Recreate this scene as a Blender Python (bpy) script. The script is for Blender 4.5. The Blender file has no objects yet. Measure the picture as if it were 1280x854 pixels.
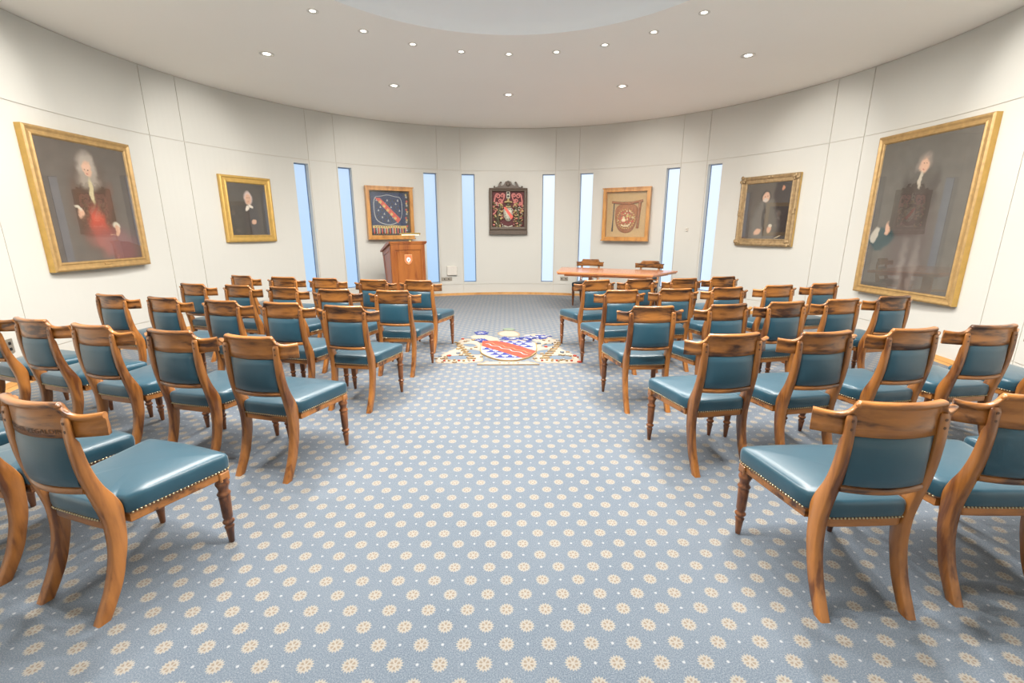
import bpy, math, random
from mathutils import Vector, Matrix
random.seed(7)
S = 0.92            # all plan dimensions below are in survey units; S turns them into metres
PI = math.pi
sc = bpy.context.scene
COL = sc.collection

# ------------------------------------------------------------------ camera, world, exposure
EYE = 1.57 * S
cam = bpy.data.objects.new('camera', bpy.data.cameras.new('camera'))
cam.data.sensor_width = 36; cam.data.lens = 565.37 * 36 / 1280
cam.data.clip_start = 0.05
cam.location = (0, 0, EYE)
cam.rotation_euler = (PI/2 - 0.2432, 0, 0)
COL.objects.link(cam); sc.camera = cam

world = bpy.data.worlds.new('world'); sc.world = world; world.use_nodes = True
bg = world.node_tree.nodes['Background']
bg.inputs[0].default_value = (.6, .75, 1, 1); bg.inputs[1].default_value = 1.0

sc.view_settings.view_transform = 'Standard'; sc.view_settings.look = 'None'
sc.view_settings.gamma = 1; sc.view_settings.use_curve_mapping = False
sc.view_settings.exposure = 0.45
SMALL_W, BIG_W = 27.0, 62.0     # watts of the ceiling downlights
LAMP_COL = (1.0, .955, .89)
PANE_L, PANE_R = 0.60, 0.70                   # daylight through the frosted panes

# ------------------------------------------------------------------ room constants (survey units)
CX, CY, R = -0.0215, 5.909, 5.347
ZC, ZJ, ZL = 3.8205, 2.8933, 0.2576
def pol(deg, r=R, z=0.):
    a = math.radians(deg)
    return (CX + r*math.sin(a), CY + r*math.cos(a), z)

# ------------------------------------------------------------------ node helpers
def new_mat(name):
    m = bpy.data.materials.new(name); m.use_nodes = True
    nt = m.node_tree; b = nt.nodes['Principled BSDF']
    return m, nt, b
def N(nt, t, **k):
    n = nt.nodes.new(t)
    for a, v in k.items(): setattr(n, a, v)
    return n
def link(nt, a, b): nt.links.new(a, b)
def val(nt, op, a, b=None, c=None, clamp=False):
    n = N(nt, 'ShaderNodeMath', operation=op); n.use_clamp = clamp
    for i, x in enumerate((a, b, c)):
        if x is None: continue
        if isinstance(x, (int, float)): n.inputs[i].default_value = x
        else: link(nt, x, n.inputs[i])
    return n.outputs[0]
def mixc(nt, f, a, b):
    n = N(nt, 'ShaderNodeMix', data_type='RGBA')
    if isinstance(f, (int, float)): n.inputs[0].default_value = f
    else: link(nt, f, n.inputs[0])
    for i, x in ((6, a), (7, b)):
        if isinstance(x, tuple): n.inputs[i].default_value = (*x[:3], 1)
        else: link(nt, x, n.inputs[i])
    return n.outputs[2]
def srgb(r, g, b):
    f = lambda c: (c/255/12.92) if c/255 <= .04045 else ((c/255+.055)/1.055)**2.4
    return (f(r), f(g), f(b))
def flat(name, col, rough=.5, metal=0., noise=.06, nscale=30., spec=.5, coat=0.):
    m, nt, b = new_mat(name)
    tc = N(nt, 'ShaderNodeTexCoord'); ns = N(nt, 'ShaderNodeTexNoise')
    ns.inputs['Scale'].default_value = nscale; ns.inputs['Detail'].default_value = 3
    link(nt, tc.outputs['Object'], ns.inputs['Vector'])
    lo = tuple(c*(1-noise*1.6) for c in col); hi = tuple(min(1, c*(1+noise)) for c in col)
    link(nt, mixc(nt, ns.outputs['Fac'], lo, hi), b.inputs['Base Color'])
    b.inputs['Roughness'].default_value = rough; b.inputs['Metallic'].default_value = metal
    b.inputs['Specular IOR Level'].default_value = spec; b.inputs['Coat Weight'].default_value = coat
    b.inputs['Coat Roughness'].default_value = .12
    return m
def wood(name, light, dark, stretch, scale=9., rough=.32, coat=.35, amount=1.0, rnd=True):
    m, nt, b = new_mat(name)
    tc = N(nt, 'ShaderNodeTexCoord'); mp = N(nt, 'ShaderNodeMapping')
    mp.inputs['Scale'].default_value = stretch
    link(nt, tc.outputs['Object'], mp.inputs['Vector'])
    add = N(nt, 'ShaderNodeVectorMath', operation='ADD'); link(nt, mp.outputs[0], add.inputs[0])
    oi = N(nt, 'ShaderNodeObjectInfo')
    if rnd:
        cmb = N(nt, 'ShaderNodeCombineXYZ')
        for i, k in enumerate((37., 91., 53.)): link(nt, val(nt, 'MULTIPLY', oi.outputs['Random'], k), cmb.inputs[i])
        link(nt, cmb.outputs[0], add.inputs[1])
    n1 = N(nt, 'ShaderNodeTexNoise'); n1.inputs['Scale'].default_value = scale; n1.inputs['Detail'].default_value = 5; n1.inputs['Distortion'].default_value = .8
    n2 = N(nt, 'ShaderNodeTexNoise'); n2.inputs['Scale'].default_value = scale*5; n2.inputs['Detail'].default_value = 3
    link(nt, add.outputs[0], n1.inputs['Vector']); link(nt, add.outputs[0], n2.inputs['Vector'])
    cr = N(nt, 'ShaderNodeValToRGB'); e = cr.color_ramp.elements
    e[0].position = .38; e[0].color = (*dark, 1); e[1].position = .585; e[1].color = (*light, 1)
    mid = e.new(.47); mid.color = (*[(.62*l+.38*d) for l, d in zip(light, dark)], 1)
    f = val(nt, 'ADD', val(nt, 'MULTIPLY', n1.outputs['Fac'], .8), val(nt, 'MULTIPLY', n2.outputs['Fac'], .2))
    link(nt, f, cr.inputs[0])
    hs = N(nt, 'ShaderNodeHueSaturation'); link(nt, cr.outputs[0], hs.inputs['Color'])
    if rnd: link(nt, val(nt, 'ADD', val(nt, 'MULTIPLY', oi.outputs['Random'], .3), .85), hs.inputs['Value'])
    link(nt, hs.outputs[0], b.inputs['Base Color'])
    b.inputs['Roughness'].default_value = rough; b.inputs['Coat Weight'].default_value = coat; b.inputs['Coat Roughness'].default_value = .15
    bp = N(nt, 'ShaderNodeBump'); bp.inputs['Strength'].default_value = .08; bp.inputs['Distance'].default_value = .002
    link(nt, n2.outputs['Fac'], bp.inputs['Height']); link(nt, bp.outputs[0], b.inputs['Normal'])
    return m

W_L, W_D = (.38, .148, .032), (.055, .018, .006)
M = {}
M['wood_v'] = wood('chair_wood_upright', (.37, .142, .030), (.125, .039, .009), (1, 1, .18), 14)
M['wood_t'] = wood('turned_leg_wood', (.22, .075, .020), (.06, .018, .006), (1, 1, .3), 14)
M['wood_h'] = wood('chair_wood_crest', W_L, W_D, (.22, 1, 1.3), 12)
M['plug'] = flat('dark_wood_plug', (.09, .035, .012), .5)
M['brass_nail'] = flat('brass_nailhead', (.50, .42, .26), .3, .8)
M['oak'] = wood('light_oak', (.58, .28, .07), (.37, .15, .03), (1, 1, .2), 10, rnd=False)
M['lectern'] = wood('lectern_mahogany', (.38, .125, .025), (.23, .06, .011), (1, 1, .12), 8, rnd=False)
M['table'] = wood('table_top_wood', (.66, .26, .115), (.57, .20, .08), (.15, 1, 1), 8, .22, rnd=False)
M['floor_oak'] = wood('floor_border_oak', (.66, .38, .14), (.48, .25, .08), (1, 1, 1), 4, rnd=False)
M['gilt'] = flat('aged_gilt', (.50, .32, .13), .40, .35, .25, 18)
M['gilt_worn'] = flat('worn_gilt', (.42, .29, .15), .45, .35, .4, 22)
M['gilt_bright'] = flat('bright_gilt', (.66, .42, .12), .34, .45, .15, 14)
M['dark_carved'] = flat('dark_carved_wood', (.12, .088, .066), .45, 0, .3, 30)
M['brass'] = flat('polished_brass', (.85, .66, .30), .2, 1.0)
M['white_plastic'] = flat('white_plastic', (.72, .68, .62), .4)
M['steel'] = flat('brushed_steel', (.42, .38, .32), .4, .6)
M['black'] = flat('black_paint', (.01, .01, .01), .5)
M['frame_blue'] = flat('window_frame_dark', (.05, .12, .30), .4)

def leather():
    m, nt, b = new_mat('teal_leather')
    tc = N(nt, 'ShaderNodeTexCoord'); oi = N(nt, 'ShaderNodeObjectInfo')
    n1 = N(nt, 'ShaderNodeTexNoise'); n1.inputs['Scale'].default_value = 5; n1.inputs['Detail'].default_value = 4
    link(nt, tc.outputs['Object'], n1.inputs['Vector'])
    v = N(nt, 'ShaderNodeTexVoronoi'); v.inputs['Scale'].default_value = 260
    link(nt, tc.outputs['Object'], v.inputs['Vector'])
    c = mixc(nt, n1.outputs['Fac'], (.006, .045, .074), (.012, .070, .108))
    hs = N(nt, 'ShaderNodeHueSaturation'); link(nt, c, hs.inputs['Color'])
    link(nt, val(nt, 'ADD', val(nt, 'MULTIPLY', oi.outputs['Random'], .25), .88), hs.inputs['Value'])
    link(nt, hs.outputs[0], b.inputs['Base Color'])
    b.inputs['Roughness'].default_value = .38; b.inputs['Specular IOR Level'].default_value = .5; b.inputs['Coat Weight'].default_value = .22; b.inputs['Coat Roughness'].default_value = .28
    b.inputs['Sheen Weight'].default_value = .15
    bp = N(nt, 'ShaderNodeBump'); bp.inputs['Strength'].default_value = .10; bp.inputs['Distance'].default_value = .001
    link(nt, v.outputs['Distance'], bp.inputs['Height']); link(nt, bp.outputs[0], b.inputs['Normal'])
    return m
M['leather'] = leather()

def paint(name, col, rough=.75):
    m, nt, b = new_mat(name)
    g = N(nt, 'ShaderNodeNewGeometry'); n1 = N(nt, 'ShaderNodeTexNoise'); n1.inputs['Scale'].default_value = 1.2
    link(nt, g.outputs['Position'], n1.inputs['Vector'])
    link(nt, mixc(nt, n1.outputs['Fac'], tuple(c*.98 for c in col), tuple(min(1, c*1.01) for c in col)), b.inputs['Base Color'])
    b.inputs['Roughness'].default_value = rough; b.inputs['Specular IOR Level'].default_value = .3
    return m
M['wall'] = paint('cream_wall_panel', (.63, .624, .583))
M['groove'] = paint('panel_groove_shadow_gap', (.62, .585, .52))
M['ceiling'] = paint('warm_white_ceiling', (.95, .91, .85), .9)
M['dome'] = paint('cool_white_recess', (.88, .90, .92), .9)

def carpet():
    m, nt, b = new_mat('patterned_blue_carpet')
    g = N(nt, 'ShaderNodeNewGeometry'); sep = N(nt, 'ShaderNodeSeparateXYZ'); link(nt, g.outputs['Position'], sep.inputs[0])
    X, Y = sep.outputs[0], sep.outputs[1]
    th = math.radians(.6); D = .1658*S; P2 = D       # two rows make one vertical period
    u = val(nt, 'ADD', val(nt, 'MULTIPLY', X, math.cos(th)), val(nt, 'MULTIPLY', Y, math.sin(th)))
    w = val(nt, 'SUBTRACT', val(nt, 'MULTIPLY', Y, math.cos(th)), val(nt, 'MULTIPLY', X, math.sin(th)))
    u0 = -0.02777*math.cos(th) + 2.0763*math.sin(th); w0 = 2.0763
    def cell(du, dw, radius_only=False):
        a = val(nt, 'SUBTRACT', u, u0+du-D/2); c = val(nt, 'SUBTRACT', w, w0+dw-P2/2)
        a = val(nt, 'SUBTRACT', val(nt, 'FLOORED_MODULO', a, D), D/2)
        c = val(nt, 'SUBTRACT', val(nt, 'FLOORED_MODULO', c, P2), P2/2)
        r = val(nt, 'SQRT', val(nt, 'ADD', val(nt, 'MULTIPLY', a, a), val(nt, 'MULTIPLY', c, c)))
        return a, c, r
    def less(x, e, soft):
        n = N(nt, 'ShaderNodeMapRange'); n.interpolation_type = 'SMOOTHSTEP'
        link(nt, x, n.inputs[0]); n.inputs[1].default_value = e-soft; n.inputs[2].default_value = e+soft
        n.inputs[3].default_value = 1; n.inputs[4].default_value = 0
        return n.outputs[0]
    disks, holes = [], []
    for du, dw in ((0, 0), (D/2, P2/2)):
        a, c, r = cell(du, dw)
        ang = val(nt, 'ARCTAN2', c, a)
        spike = val(nt, 'MULTIPLY', val(nt, 'SINE', val(nt, 'MULTIPLY', ang, 16.)), .0034)
        rr = val(nt, 'ADD', r, spike)
        disks.append(less(rr, .0260, .0012))
        # ring of eight small brown gaps between the spokes
        spoke = less(val(nt, 'COSINE', val(nt, 'MULTIPLY', ang, 6.)), .15, .35)
        ring = less(val(nt, 'ABSOLUTE', val(nt, 'SUBTRACT', r, .0128)), .0052, .0014)
        holes.append(val(nt, 'MULTIPLY', spoke, ring))
    disk = val(nt, 'MAXIMUM', *disks); hole = val(nt, 'MAXIMUM', *holes)
    dots = []
    for du, dw in ((D/2, 0), (0, P2/2)):
        a, c, r = cell(du, dw); dots.append(less(r, .0052, .0016))
    dot = val(nt, 'MAXIMUM', *dots)
    n1 = N(nt, 'ShaderNodeTexNoise'); n1.inputs['Scale'].default_value = 1.6; n1.inputs['Detail'].default_value = 3
    n2 = N(nt, 'ShaderNodeTexNoise'); n2.inputs['Scale'].default_value = 230; n2.inputs['Detail'].default_value = 2
    link(nt, g.outputs['Position'], n1.inputs['Vector']); link(nt, g.outputs['Position'], n2.inputs['Vector'])
    base = mixc(nt, n1.outputs['Fac'], (.058, .085, .120), (.110, .138, .172))
    fib = val(nt, 'MULTIPLY', val(nt, 'SUBTRACT', n2.outputs['Fac'], .42), 3.2, clamp=True)
    base = mixc(nt, fib, base, (.18, .20, .23))
    cream = mixc(nt, n2.outputs['Fac'], (.20, .188, .165), (.285, .272, .245))
    c1 = mixc(nt, dot, base, (.27, .285, .30))
    c2 = mixc(nt, disk, c1, cream)
    c3 = mixc(nt, val(nt, 'MULTIPLY', hole, .75), c2, (.15, .11, .08))
    link(nt, c3, b.inputs['Base Color'])
    b.inputs['Roughness'].default_value = .95; b.inputs['Specular IOR Level'].default_value = .1
    b.inputs['Sheen Weight'].default_value = .25; b.inputs['Sheen Roughness'].default_value = .5
    bp = N(nt, 'ShaderNodeBump'); bp.inputs['Strength'].default_value = .25; bp.inputs['Distance'].default_value = .003
    link(nt, n2.outputs['Fac'], bp.inputs['Height']); link(nt, bp.outputs[0], b.inputs['Normal'])
    return m
M['carpet'] = carpet()
def pile(name, col):
    m = flat(name, col, .95, 0, .10, 120, .1); return m
M['p_cream'] = pile('cream_pile', (0.336, 0.296, 0.248)); M['p_tan'] = pile('tan_pile', (0.288, 0.216, 0.144))
M['p_blue'] = pile('royal_blue_pile', (0.048, 0.060, 0.208)); M['p_red'] = pile('red_pile', (0.400, 0.072, 0.048))
M['p_white'] = pile('white_pile', (0.352, 0.352, 0.368)); M['p_green'] = pile('pale_green_pile', (0.200, 0.240, 0.184))
M['p_ground'] = pile('blue_grey_pile', (0.128, 0.160, 0.200)); M['p_gold'] = pile('gold_pile', (0.336, 0.232, 0.120))

def emis(name, col, st):
    m, nt, b = new_mat(name)
    b.inputs['Base Color'].default_value = (*col, 1); b.inputs['Emission Color'].default_value = (*col, 1)
    b.inputs['Emission Strength'].default_value = st; b.inputs['Roughness'].default_value = .3
    return m
def pane(name, top, bot, st):
    # frosted glass lit by the sky outside; the daylight is a little paler higher up
    m, nt, b = new_mat(name)
    g = N(nt, 'ShaderNodeNewGeometry'); sep = N(nt, 'ShaderNodeSeparateXYZ'); link(nt, g.outputs['Position'], sep.inputs[0])
    f = val(nt, 'DIVIDE', sep.outputs[2], 2.7, clamp=True)
    c = mixc(nt, f, bot, top)
    link(nt, c, b.inputs['Emission Color']); b.inputs['Emission Strength'].default_value = st
    b.inputs['Base Color'].default_value = (.1, .14, .2, 1); b.inputs['Roughness'].default_value = .35
    return m
M['pane_l'] = pane('frosted_pane_left', (.58, .76, 1.0), (.44, .68, .97), PANE_L)
M['pane_r'] = pane('frosted_pane_right', (.78, .88, 1.0), (.68, .82, 1.0), PANE_R)
M['lens'] = emis('downlight_lens', (1, .93, .82), 5.0)
M['tube'] = emis('reading_tube', (1, .86, .55), 1.3)

def glass():
    m = bpy.data.materials.new('picture_glass'); m.use_nodes = True; nt = m.node_tree
    for n in list(nt.nodes): nt.nodes.remove(n)
    out = N(nt, 'ShaderNodeOutputMaterial'); mx = N(nt, 'ShaderNodeMixShader')
    tr = N(nt, 'ShaderNodeBsdfTransparent'); gl = N(nt, 'ShaderNodeBsdfGlossy'); gl.inputs['Roughness'].default_value = 0.0
    fr = N(nt, 'ShaderNodeFresnel'); fr.inputs['IOR'].default_value = 1.52
    geo = N(nt, 'ShaderNodeNewGeometry')      # both faces of the sheet reflect; counted once, on the way in
    f2 = val(nt, 'MULTIPLY', fr.outputs[0], 2.0, clamp=True)
    link(nt, val(nt, 'MULTIPLY', f2, val(nt, 'SUBTRACT', 1.0, geo.outputs['Backfacing'])), mx.inputs[0])
    link(nt, tr.outputs[0], mx.inputs[1]); link(nt, gl.outputs[0], mx.inputs[2]); link(nt, mx.outputs[0], out.inputs[0])
    return m
M['glass'] = glass()

def canvas(name, base, blobs, w, h, noise=.25):
    """Soft brushwork: each blob = (u, v, ru, rv, rot_deg, softness, colour); u to the right, v up, 0..1 on the canvas."""
    m, nt, b = new_mat(name)
    tc = N(nt, 'ShaderNodeTexCoord'); sep = N(nt, 'ShaderNodeSeparateXYZ'); link(nt, tc.outputs['Object'], sep.inputs[0])
    ns = N(nt, 'ShaderNodeTexNoise'); ns.inputs['Scale'].default_value = 9; ns.inputs['Detail'].default_value = 4
    link(nt, tc.outputs['Object'], ns.inputs['Vector'])
    cmb = N(nt, 'ShaderNodeCombineXYZ')
    warp = val(nt, 'MULTIPLY', val(nt, 'SUBTRACT', ns.outputs['Fac'], .5), .10)
    link(nt, val(nt, 'ADD', val(nt, 'DIVIDE', sep.outputs[0], w), warp), cmb.inputs[0])
    link(nt, val(nt, 'ADD', val(nt, 'DIVIDE', sep.outputs[2], h), warp), cmb.inputs[1])
    c = mixc(nt, ns.outputs['Fac'], tuple(x*(1-noise) for x in base), tuple(x*(1+noise) for x in base))
    for (u, v, ru, rv, rot, soft, col) in blobs:
        mp = N(nt, 'ShaderNodeMapping', vector_type='TEXTURE')
        mp.inputs['Location'].default_value = (u-.5, v-.5, 0); mp.inputs['Rotation'].default_value = (0, 0, math.radians(rot)); mp.inputs['Scale'].default_value = (ru, rv, 1)
        link(nt, cmb.outputs[0], mp.inputs['Vector'])
        ln = N(nt, 'ShaderNodeVectorMath', operation='LENGTH'); link(nt, mp.outputs[0], ln.inputs[0])
        mr = N(nt, 'ShaderNodeMapRange'); mr.interpolation_type = 'SMOOTHSTEP'; link(nt, ln.outputs['Value'], mr.inputs[0])
        mr.inputs[1].default_value = 1-soft; mr.inputs[2].default_value = 1+soft; mr.inputs[3].default_value = 1; mr.inputs[4].default_value = 0
        c = mixc(nt, mr.outputs[0], c, col)
    link(nt, c, b.inputs['Base Color']); b.inputs['Roughness'].default_value = .5
    return m

# ------------------------------------------------------------------ mesh builder (survey units in, metres out)
class MB:
    def __init__(s): s.v = []; s.f = []; s.mi = []; s.sm = []
    def add(s, vs, fs, mi=0, smooth=False, mat=None):
        o = len(s.v)
        for p in vs:
            p = Vector(p)
            if mat is not None: p = mat @ p
            s.v.append(tuple(p))
        for f in fs: s.f.append([i+o for i in f]); s.mi.append(mi); s.sm.append(smooth)
    def box(s, c, d, mi=0, mat=None, bev=0.):
        x, y, z = d[0]/2, d[1]/2, d[2]/2
        if bev <= 0:
            vs = [(c[0]+a*x, c[1]+b*y, c[2]+e*z) for e in (-1, 1) for a, b in ((-1, -1), (1, -1), (1, 1), (-1, 1))]
            s.add(vs, [(3, 2, 1, 0), (4, 5, 6, 7), (0, 1, 5, 4), (1, 2, 6, 5), (2, 3, 7, 6), (3, 0, 4, 7)], mi, False, mat); return
        pts = []
        def ring(ix, zz): return [(c[0]+a, c[1]+b, c[2]+zz) for a, b in
            ((-x+ix+bev, -y+ix), (x-ix-bev, -y+ix), (x-ix, -y+ix+bev), (x-ix, y-ix-bev), (x-ix-bev, y-ix), (-x+ix+bev, y-ix), (-x+ix, y-ix-bev), (-x+ix, -y+ix+bev))]
        s.loft([ring(bev, -z), ring(0, -z+bev), ring(0, z-bev), ring(bev, z)], mi, False, mat)
    def loft(s, rings, mi=0, smooth=True, mat=None, caps=True, closed=True):
        n = len(rings[0]); vs = [p for r in rings for p in r]; fs = []
        for i in range(len(rings)-1):
            for j in range(n if closed else n-1):
                k = (j+1) % n
                fs.append((i*n+j, i*n+k, (i+1)*n+k, (i+1)*n+j))
        s.add(vs, fs, mi, smooth, mat)
        if caps:
            s.add(rings[0], [tuple(range(n))[::-1]], mi, False, mat); s.add(rings[-1], [tuple(range(n))], mi, False, mat)
    def lathe(s, prof, c=(0, 0, 0), n=16, mi=0, mat=None, smooth=True):
        s.loft([[(c[0]+r*math.cos(2*PI*k/n), c[1]+r*math.sin(2*PI*k/n), c[2]+z) for k in range(n)] for r, z in prof], mi, smooth, mat)
    def tube(s, path, r, n=8, mi=0, mat=None):
        path = [Vector(p) for p in path]; rings = []
        for i, p in enumerate(path):
            t = (path[min(i+1, len(path)-1)]-path[max(i-1, 0)]).normalized()
            a = t.orthogonal().normalized() if i == 0 else (a - t*a.dot(t)).normalized()
            b = t.cross(a); rr = r[i] if isinstance(r, (list, tuple)) else r
            rings.append([tuple(p+a*rr*math.cos(2*PI*k/n)+b*rr*math.sin(2*PI*k/n)) for k in range(n)])
        s.loft(rings, mi, True, mat)
    def prism(s, poly, z0, z1, mi=0, mat=None):
        A = sum(poly[i][0]*poly[(i+1) % len(poly)][1]-poly[(i+1) % len(poly)][0]*poly[i][1] for i in range(len(poly)))
        if A < 0: poly = poly[::-1]
        s.loft([[(x, y, z0) for x, y in poly], [(x, y, z1) for x, y in poly]], mi, False, mat)
    def ball(s, c, r, n=8, m=6, mi=0, sq=(1, 1, 1), mat=None):
        prof = [(max(1e-4, r*math.sin(PI*i/m)), -r*math.cos(PI*i/m)) for i in range(m+1)]
        s.loft([[(c[0]+q*sq[0]*math.cos(2*PI*k/n), c[1]+q*sq[1]*math.sin(2*PI*k/n), c[2]+z*sq[2]) for k in range(n)] for q, z in prof], mi, True, mat)
    def build(s, name, mats, parent=None, label=None, cat=None, group=None, kind=None, loc=None, rotz=0.):
        me = bpy.data.meshes.new(name)
        me.from_pydata([(x*S, y*S, z*S) for x, y, z in s.v], [], s.f)
        for m in (mats if isinstance(mats, (list, tuple)) else [mats]): me.materials.append(m)
        for p, mi, sm in zip(me.polygons, s.mi, s.sm): p.material_index = mi; p.use_smooth = sm
        me.update()
        o = bpy.data.objects.new(name, me); COL.objects.link(o)
        if loc: o.location = Vector(loc)*S
        o.rotation_euler.z = rotz
        if parent: o.parent = parent
        return tag(o, label, cat, group, kind)
def tag(o, label=None, cat=None, group=None, kind=None):
    for k, v in (('label', label), ('category', cat), ('group', group), ('kind', kind)):
        if v: o[k] = v
    return o
def empty(name, loc, rotz=0., label=None, cat=None, group=None, kind=None):
    o = bpy.data.objects.new(name, None); o.empty_display_size = .1; COL.objects.link(o)
    o.location = Vector(loc)*S; o.rotation_euler.z = rotz
    return tag(o, label, cat, group, kind)
def copy_tree(o, parent=None):
    c = o.copy(); COL.objects.link(c)
    if parent: c.parent = parent
    for ch in o.children: copy_tree(ch, c)
    return c

# ------------------------------------------------------------------ the room shell
JOINTS = [-102.0, -96.2+ -10.9, -77.5, -71.8, -48.0, -42.1, -18.4, -12.6, 11.2, 17.0, 41.05, 46.8, 70.5, 76.3, 100.2, 106.0]
WINS = [(-51.3, -48.25), (-41.8, -38.75), (-21.85, -18.7), (-12.4, -9.2), (7.9, 11.0), (17.3, 20.5), (37.85, 40.9), (47.1, 50.1)]
WZ0, WZ1 = .31, 2.82
EDGE = 114.0
def wall_arc(name, a0, a1):
    g = .045; gz = .004
    A = {a0, a1}
    for j in JOINTS:
        if a0-.01 <= j <= a1+.01: A |= {max(a0, j-g), min(a1, j+g)}
    for w in WINS:
        if a0 < w[0] < a1: A |= set(w)
    k = math.ceil(a0)
    while k < a1:
        if all(abs(k-x) > .3 for x in A): A.add(float(k))
        k += 1
    A = sorted(A); Z = [0, ZL-gz, ZL+gz, WZ0, WZ1, ZJ-gz, ZJ+gz, ZC-.010, ZC]
    def kind(i, j):
        if i < 0 or j < 0 or i >= len(A)-1 or j >= len(Z)-1: return None
        am = (A[i]+A[i+1])/2; zm = (Z[j]+Z[j+1])/2
        if WZ0 < zm < WZ1 and any(w[0] < am < w[1] for w in WINS): return 'w'
        if any(abs(am-x) < g*1.01 for x in JOINTS): return 'g'
        if abs(zm-ZL) < gz or abs(zm-ZJ) < gz or zm > ZC-.010: return 'g'
        return 'p'
    rad = {'p': R, 'g': R+.010, 'w': R+.15}
    mb = MB()
    for i in range(len(A)-1):
        for j in range(len(Z)-1):
            k = kind(i, j)
            if k != 'w':
                r = rad[k]
                mb.add([pol(A[i], r, Z[j]), pol(A[i+1], r, Z[j]), pol(A[i+1], r, Z[j+1]), pol(A[i], r, Z[j+1])], [(0, 1, 2, 3)], 1 if k == 'g' else 0)
            for (di, dj) in ((1, 0), (0, 1)):
                k2 = kind(i+di, j+dj)
                if k2 is None or k2 == k: continue
                r1, r2 = rad[k], rad[k2]
                mi = 0 if 'w' in (k, k2) else 1
                if di: mb.add([pol(A[i+1], r1, Z[j]), pol(A[i+1], r2, Z[j]), pol(A[i+1], r2, Z[j+1]), pol(A[i+1], r1, Z[j+1])], [(0, 1, 2, 3)], mi)
                else: mb.add([pol(A[i], r1, Z[j+1]), pol(A[i+1], r1, Z[j+1]), pol(A[i+1], r2, Z[j+1]), pol(A[i], r2, Z[j+1])], [(0, 1, 2, 3)], mi)
    # outer skin so that the wall has real thickness, with holes at the windows
    for i in range(len(A)-1):
        for j in range(len(Z)-1):
            if kind(i, j) != 'w':
                mb.add([pol(A[i+1], R+.16, Z[j]), pol(A[i], R+.16, Z[j]), pol(A[i], R+.16, Z[j+1]), pol(A[i+1], R+.16, Z[j+1])], [(0, 1, 2, 3)], 0)
    return mb.build(name, [M['wall'], M['groove']], kind='structure')
wall_arc('wall_left', -EDGE, -71.8); wall_arc('wall_far', -71.8, 70.5); wall_arc('wall_right', 70.5, EDGE)
# the wall runs on past the arc, beside and behind the viewpoint
pl, pr = pol(-EDGE), pol(EDGE)
BL, BR_ = (-3.05, -1.6), (3.05, -1.6)
def straight(name, p, q):
    mb = MB(); d = Vector((q[0]-p[0], q[1]-p[1])).normalized(); n = Vector((d.y, -d.x))*.16
    mb.prism([(p[0], p[1]), (q[0], q[1]), (q[0]+n.x, q[1]+n.y), (p[0]+n.x, p[1]+n.y)], 0, ZC)
    return mb.build(name, M['wall'], kind='structure')
straight('wall_side_left', BL, pl[:2]); straight('wall_side_right', pr[:2], BR_); straight('wall_rear', BR_, BL)
out = [pol(a)[:2] for a in [-EDGE+i*(2*EDGE)/96 for i in range(97)]]
def outline(inset):
    return [pol(a, R-inset)[:2] for a in [-EDGE+i*(2*EDGE)/96 for i in range(97)]] + [(BR_[0]-inset, BR_[1]+inset), (BL[0]+inset, BL[1]+inset)]
def plate(pts, z): return [(x, y, z) for x, y in pts]
# carpet
mb = MB(); o_ = outline(.115)[::-1]; mb.loft([plate(o_, -.03), plate(o_, 0.)], 0, False)
floor = mb.build('floor', M['carpet'], kind='structure')
# timber border and base strip along the wall
mb = MB(); a_, b_ = outline(.115), outline(-.002)
n = len(a_)
mb.loft([plate(a_, -.003), plate(b_, -.003)], 0, False, caps=False)
mb.build('floor_border', M['floor_oak'], kind='structure')
mb = MB(); c_ = outline(.014)
mb.loft([plate(c_, 0), plate(c_, .05), plate(b_, .05)], 0, False, caps=False)
mb.build('baseboard_curved', M['floor_oak'], kind='structure')
# ceiling with an oval recess
DC, DR = (0.0, 3.79), 2.33
mb = MB(); NN = 99
oc = outline(-.16)
def ang_of(p): return math.atan2(p[0]-DC[0], p[1]-DC[1])
inner = [(DC[0]+DR*math.sin(ang_of(p)), DC[1]+DR*math.cos(ang_of(p))) for p in oc]
mb.loft([plate(oc, ZC), plate(inner, ZC)], 0, False, caps=False)
mb.loft([plate(oc, ZC+.02), plate(oc, ZC)], 0, False, caps=False)
mb.build('ceiling', M['ceiling'], kind='structure')
mb = MB(); rings = []
for i in range(13):
    t = i/12*PI/2; rr = DR*math.cos(t)+.001; zz = ZC+.42*math.sin(t)
    rings.append([(DC[0]+rr*math.sin(2*PI*k/96), DC[1]+rr*math.cos(2*PI*k/96), zz) for k in range(96)])
mb.loft(rings, 0, True, caps=False)
mb.build('ceiling_recess', M['dome'], kind='structure')
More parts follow.
